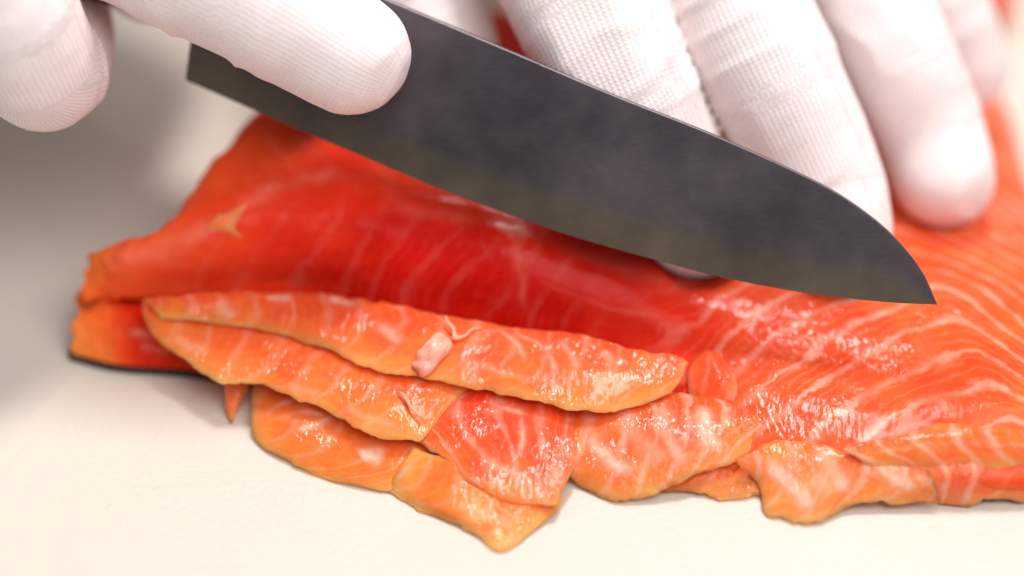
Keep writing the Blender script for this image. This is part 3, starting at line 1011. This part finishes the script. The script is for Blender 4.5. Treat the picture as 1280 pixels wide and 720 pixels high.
def blade2d(p):
    q = p - HEEL
    return np.array([q @ AXD, q @ AXW])


edge_px = [(232, 100), (330, 143), (450, 194), (560, 240), (700, 290), (820, 325), (900, 346), (1000, 365), (1100, 377), (1172, 381)]
spine_px = [(262, -92), (400, -36), (490, 1), (645, 66), (760, 115), (885, 165), (980, 207), (1050, 243), (1110, 288), (1150, 335), (1172, 381)]
ed = np.array([blade2d(on_blade(*p)) for p in edge_px])
sp = np.array([blade2d(on_blade(*p)) for p in spine_px])
NB = 160


def resample(c, n):
    d = np.concatenate([catmull(c, 600)])
    l = np.concatenate([[0], np.cumsum(np.linalg.norm(np.diff(d, axis=0), axis=1))])
    t = np.linspace(0, l[-1], n)
    return np.stack([np.interp(t, l, d[:, k]) for k in range(2)], 1)


E2, S2 = resample(ed, NB), resample(sp, NB)
knife = empty('kitchen_knife', 'dark steel kitchen knife held slanted over the salmon', 'knife')


def blade_pt(p2, off):
    return HEEL + AXD * p2[0] + AXW * p2[1] + AXN * off


width = np.linalg.norm(S2 - E2, axis=1)
bev = np.clip(4.6 * MM / np.maximum(width, 1e-6), 0, 0.42)
V, F, cols = [], [], 0
# across: edge, near the edge, shoulder, body, spine (front side), then the back side
for i in range(NB):
    e, s_, w = E2[i], S2[i], width[i]
    th = np.clip(w / (24 * MM), 0.02, 1)
    prof = [(0.0, 0.04), (bev[i] * 0.5, 0.32), (bev[i], 0.55), (bev[i] * 1.35, 0.60), (min(bev[i] * 1.35 + 0.2, 0.8), 0.72), (0.93, 0.95), (0.992, 0.93), (1.0, 0.80)]
    ringp = [(f, t) for f, t in prof] + [(f, -t) for f, t in reversed(prof)]
    for f, t in ringp:
        V.append(blade_pt(e + (s_ - e) * f, t * th * MM))
    cols = len(ringp)
for i in range(NB - 1):
    for j in range(cols):
        k = (j + 1) % cols
        F.append((i * cols + j, (i + 1) * cols + j, (i + 1) * cols + k, i * cols + k))
F.append(tuple(range(cols)))
F.append(tuple(reversed(range((NB - 1) * cols, NB * cols))))
bw = [1.0, 1.0, 0.75, 0.15, 0.0, 0.0, 0.0, 0.0]
bl = make_mesh('blade', V, F, M_BLADE, knife, attrs={'bevel': np.array((bw + bw[::-1]) * NB)})
bm_auto = bl.modifiers.new('edges', 'EDGE_SPLIT')
bm_auto.split_angle = math.radians(25)
# handle behind the heel, inside the closed hand
hv, hf = [], []
K = 20
stations = [(-0.002, 7.5, 5.0), (-0.006, 10.0, 7.0), (-0.03, 11.0, 8.0), (-0.07, 10.5, 8.0), (-0.10, 12.0, 8.5), (-0.112, 11.0, 7.5), (-0.116, 7.0, 5.0)]
h0 = blade2d(on_blade(255, -45))
for (s_, a, b) in stations:
    for k in range(K):
        t = 2 * math.pi * k / K
        hv.append(blade_pt(h0 + np.array([s_, 0]), 0) + AXW * (a * MM * math.cos(t)) + AXN * (b * MM * math.sin(t)))
for i in range(len(stations) - 1):
    for k in range(K):
        hf.append((i * K + k, i * K + (k + 1) % K, (i + 1) * K + (k + 1) % K, (i + 1) * K + k))
hf.append(tuple(range(K)))
hf.append(tuple(reversed(range((len(stations) - 1) * K, len(stations) * K))))
make_mesh('handle', hv, hf, M_HANDLE, knife)

# ------------------------------------------------------------------ gloved hand that presses the fillet
wrist = W(6, 128, 78)
palm = [(idx_f[-1][0], 13, wrist, 22), (mid_f[-1][0], 13, wrist, 24), (ring_f[-1][0], 12.5, wrist, 24), (lit_f[-1][0], 11, wrist, 21),
        (idx_f[-1][0], 12, lit_f[-1][0], 10.5), (thumb_f[-1][0], 14, wrist, 20), (wrist, 24, W(-10, 178, 100), 26)]


def clear_blade(X):
    """cloth gives way where the blade passes in front of it"""
    q = X - HEEL
    s_, w_, n_ = q @ AXD, q @ AXW, q @ AXN
    return np.where((s_ > -0.004) & (s_ < 0.13) & (w_ > -0.003), n_ + 0.0014, -1.0)


left_hand = grow('gloved_hand', [idx_f, mid_f, ring_f, lit_f, thumb_f], palm, M_GLOVE, clip=clear_blade, attrs_fn=knit_coords([idx_f, mid_f, ring_f, lit_f, thumb_f]), seed=400)
tag(left_hand, 'white knit gloved hand with spread fingers pressing down on the salmon fillet', 'hand')

# ------------------------------------------------------------------ gloved hand that holds the knife
r_idx = [(on_blade(436, 66, 8.2), 9.4), (on_blade(380, 32, 9.4), 10.0), (on_blade(300, -14, 12.5), 10.3), (on_blade(190, -72, 13), 10.8), (on_blade(60, -160, 6), 13)]
r_mid = [(on_blade(78, 30, -6), 8.2), (on_blade(66, 66, 6), 9.2), (on_blade(48, 84, 16), 9.6), (on_blade(10, 10, 24), 10.3), (on_blade(-45, -100, 22), 11.0), (on_blade(-60, -220, 2), 13)]
r_rin = [(on_blade(-70, -10, -6), 8.0), (on_blade(-80, 30, 6), 9.0), (on_blade(-98, 52, 16), 9.4), (on_blade(-135, -30, 24), 10.2), (on_blade(-185, -150, 22), 11.0), (on_blade(-190, -280, 0), 12.5)]
r_lit = [(on_blade(-215, -60, -6), 7.2), (on_blade(-225, -30, 5), 8.0), (on_blade(-240, -8, 13), 8.4), (on_blade(-270, -90, 19), 9.0), (on_blade(-310, -210, 18), 9.8), (on_blade(-310, -330, -2), 11)]
r_thu = [(on_blade(360, 10, -11), 8.8), (on_blade(270, -40, -15), 10.5), (on_blade(160, -100, -22), 12.5), (W(-62, 82, 62), 17)]
r_wrist = W(-92, 122, 84)
r_palm = [(c[-1][0], r, r_wrist, 22) for c, r in ((r_idx, 12.5), (r_mid, 13), (r_rin, 12.5), (r_lit, 11))] + \
         [(r_idx[-1][0], 12, r_lit[-1][0], 11), (r_thu[-1][0], 14, r_wrist, 20), (r_wrist, 25, r_wrist + W(-30, 62, 26), 30)]


def clear_blade_front(X):
    q = X - HEEL
    s_, w_, n_ = q @ AXD, q @ AXW, q @ AXN
    return np.where((s_ > -0.001) & (s_ < 0.13) & (w_ > -0.003), 0.0011 - np.abs(n_), -1.0)


right_hand = grow('gloved_hand', [r_idx, r_mid, r_rin, r_lit, r_thu], r_palm, M_GLOVE, clip=clear_blade_front, attrs_fn=knit_coords([r_idx, r_mid, r_rin, r_lit, r_thu]), seed=500, wrinkle=0.3, crease=1.1)
tag(right_hand, 'white knit gloved hand gripping the knife, one straight finger on the blade', 'hand')


# ------------------------------------------------------------------ scraps
def tone_attr(t, f=0.0, w=0.4):
    return lambda V: {'flow': np.zeros(len(V)), 'lines': np.zeros(len(V)), 'tone': np.full(len(V), t) + 0.08 * vnoise(V, 3, 9), 'fat': np.full(len(V), f), 'wet': np.full(len(V), w)}


nub = sheet('salmon_scrap', [
    [on_fillet(x, y, l) for x, y, l in ((858, 458, 0.5), (866, 443, 0.8), (882, 436, 1.0), (899, 441, 0.8), (914, 460, 0.2))],
    [on_fillet(x, y, l) for x, y, l in ((856, 468, 1.2), (871, 456, 1.8), (886, 452, 2.0), (902, 460, 1.5), (920, 478, 0.4))],
    [on_fillet(x, y, l) for x, y, l in ((858, 486, 1.0), (875, 481, 1.6), (890, 480, 1.7), (906, 486, 1.2), (922, 494, 0.2))],
    [on_fillet(x, y, l) for x, y, l in ((864, 500, 0.1), (878, 503, 0.2), (890, 504, 0.2), (904, 504, 0.1), (918, 504, 0.0))],
], 1.2, None, tone0=0.36, edge_tone=0.12, seed=604, nu=60, nv=60, jag=0.4, wet_k=0.5, mat=M_FILLET, line_k=0.15)
tag(nub, 'little rounded stub of salmon beside the tip of the topmost slice', 'salmon scrap')
flk = grow('membrane_scrap', [[(at(548, 424, 12.1), 0.42), (at(545, 434, 12.0), 0.77), (at(538, 440, 11.7), 0.85)], [(at(552, 440, 11.5), 0.59), (at(540, 446, 11.4), 0.94), (at(528, 450, 11.1), 0.68)], [(at(526, 444, 11.5), 0.42), (at(530, 458, 10.5), 0.77), (at(518, 456, 10.7), 0.42)],
                              [(at(544, 452, 10.9), 0.68), (at(534, 462, 10.2), 0.68), (at(528, 468, 9.9), 0.34)], [(at(556, 432, 11.6), 0.34), (at(550, 446, 11.2), 0.59)]], [], M_FILLET, h=0.22, wrinkle=1.1, seed=613, kf=0.6, attrs_fn=tone_attr(0.35, 0.85, 0.6))
flk.parent = sl_a
thr = grow('membrane_thread', [[(at(557, 395, 13.8), 0.14), (at(560, 404, 13.4), 0.24), (at(567, 411, 13.0), 0.18), (at(568, 423, 12.4), 0.34)], [(at(568, 423, 12.4), 0.3), (at(581, 420, 12.3), 0.16), (at(590, 412, 12.3), 0.22), (at(604, 409, 12.2), 0.12)]], [], M_SLICE, h=0.16, wrinkle=0.1, seed=620, kf=0.2, attrs_fn=tone_attr(0.4, 0.75, 0.2))
thr.parent = sl_a
thr = grow('membrane_thread', [[(at(499, 489, 8.7), 0.18), (at(508, 499, 8.5), 0.32), (at(513, 508, 8.2), 0.22), (at(526, 522, 7.6), 0.25)]], [], M_SLICE, h=0.16, wrinkle=0.1, seed=630, kf=0.2, attrs_fn=tone_attr(0.4, 0.75, 0.2))
thr.parent = sl_b
# a further piece of salmon behind the hand
bk = empty('salmon_piece', 'blurred chunk of salmon on the board beyond the little finger', 'salmon piece')
sheet('flesh', [
    [(1190, -70, 6), (1230, -75, 8), (1275, -75, 6)],
    [(1188, -40, 9), (1228, -42, 12), (1272, -42, 9)],
    [(1196, -5, 9), (1232, -5, 11), (1268, -5, 8)],
    [(1215, 30, 2), (1238, 36, 2), (1262, 28, 2)],
], 5.0, bk, tone0=0.42, edge_tone=0.2, seed=700, nu=60, nv=50)
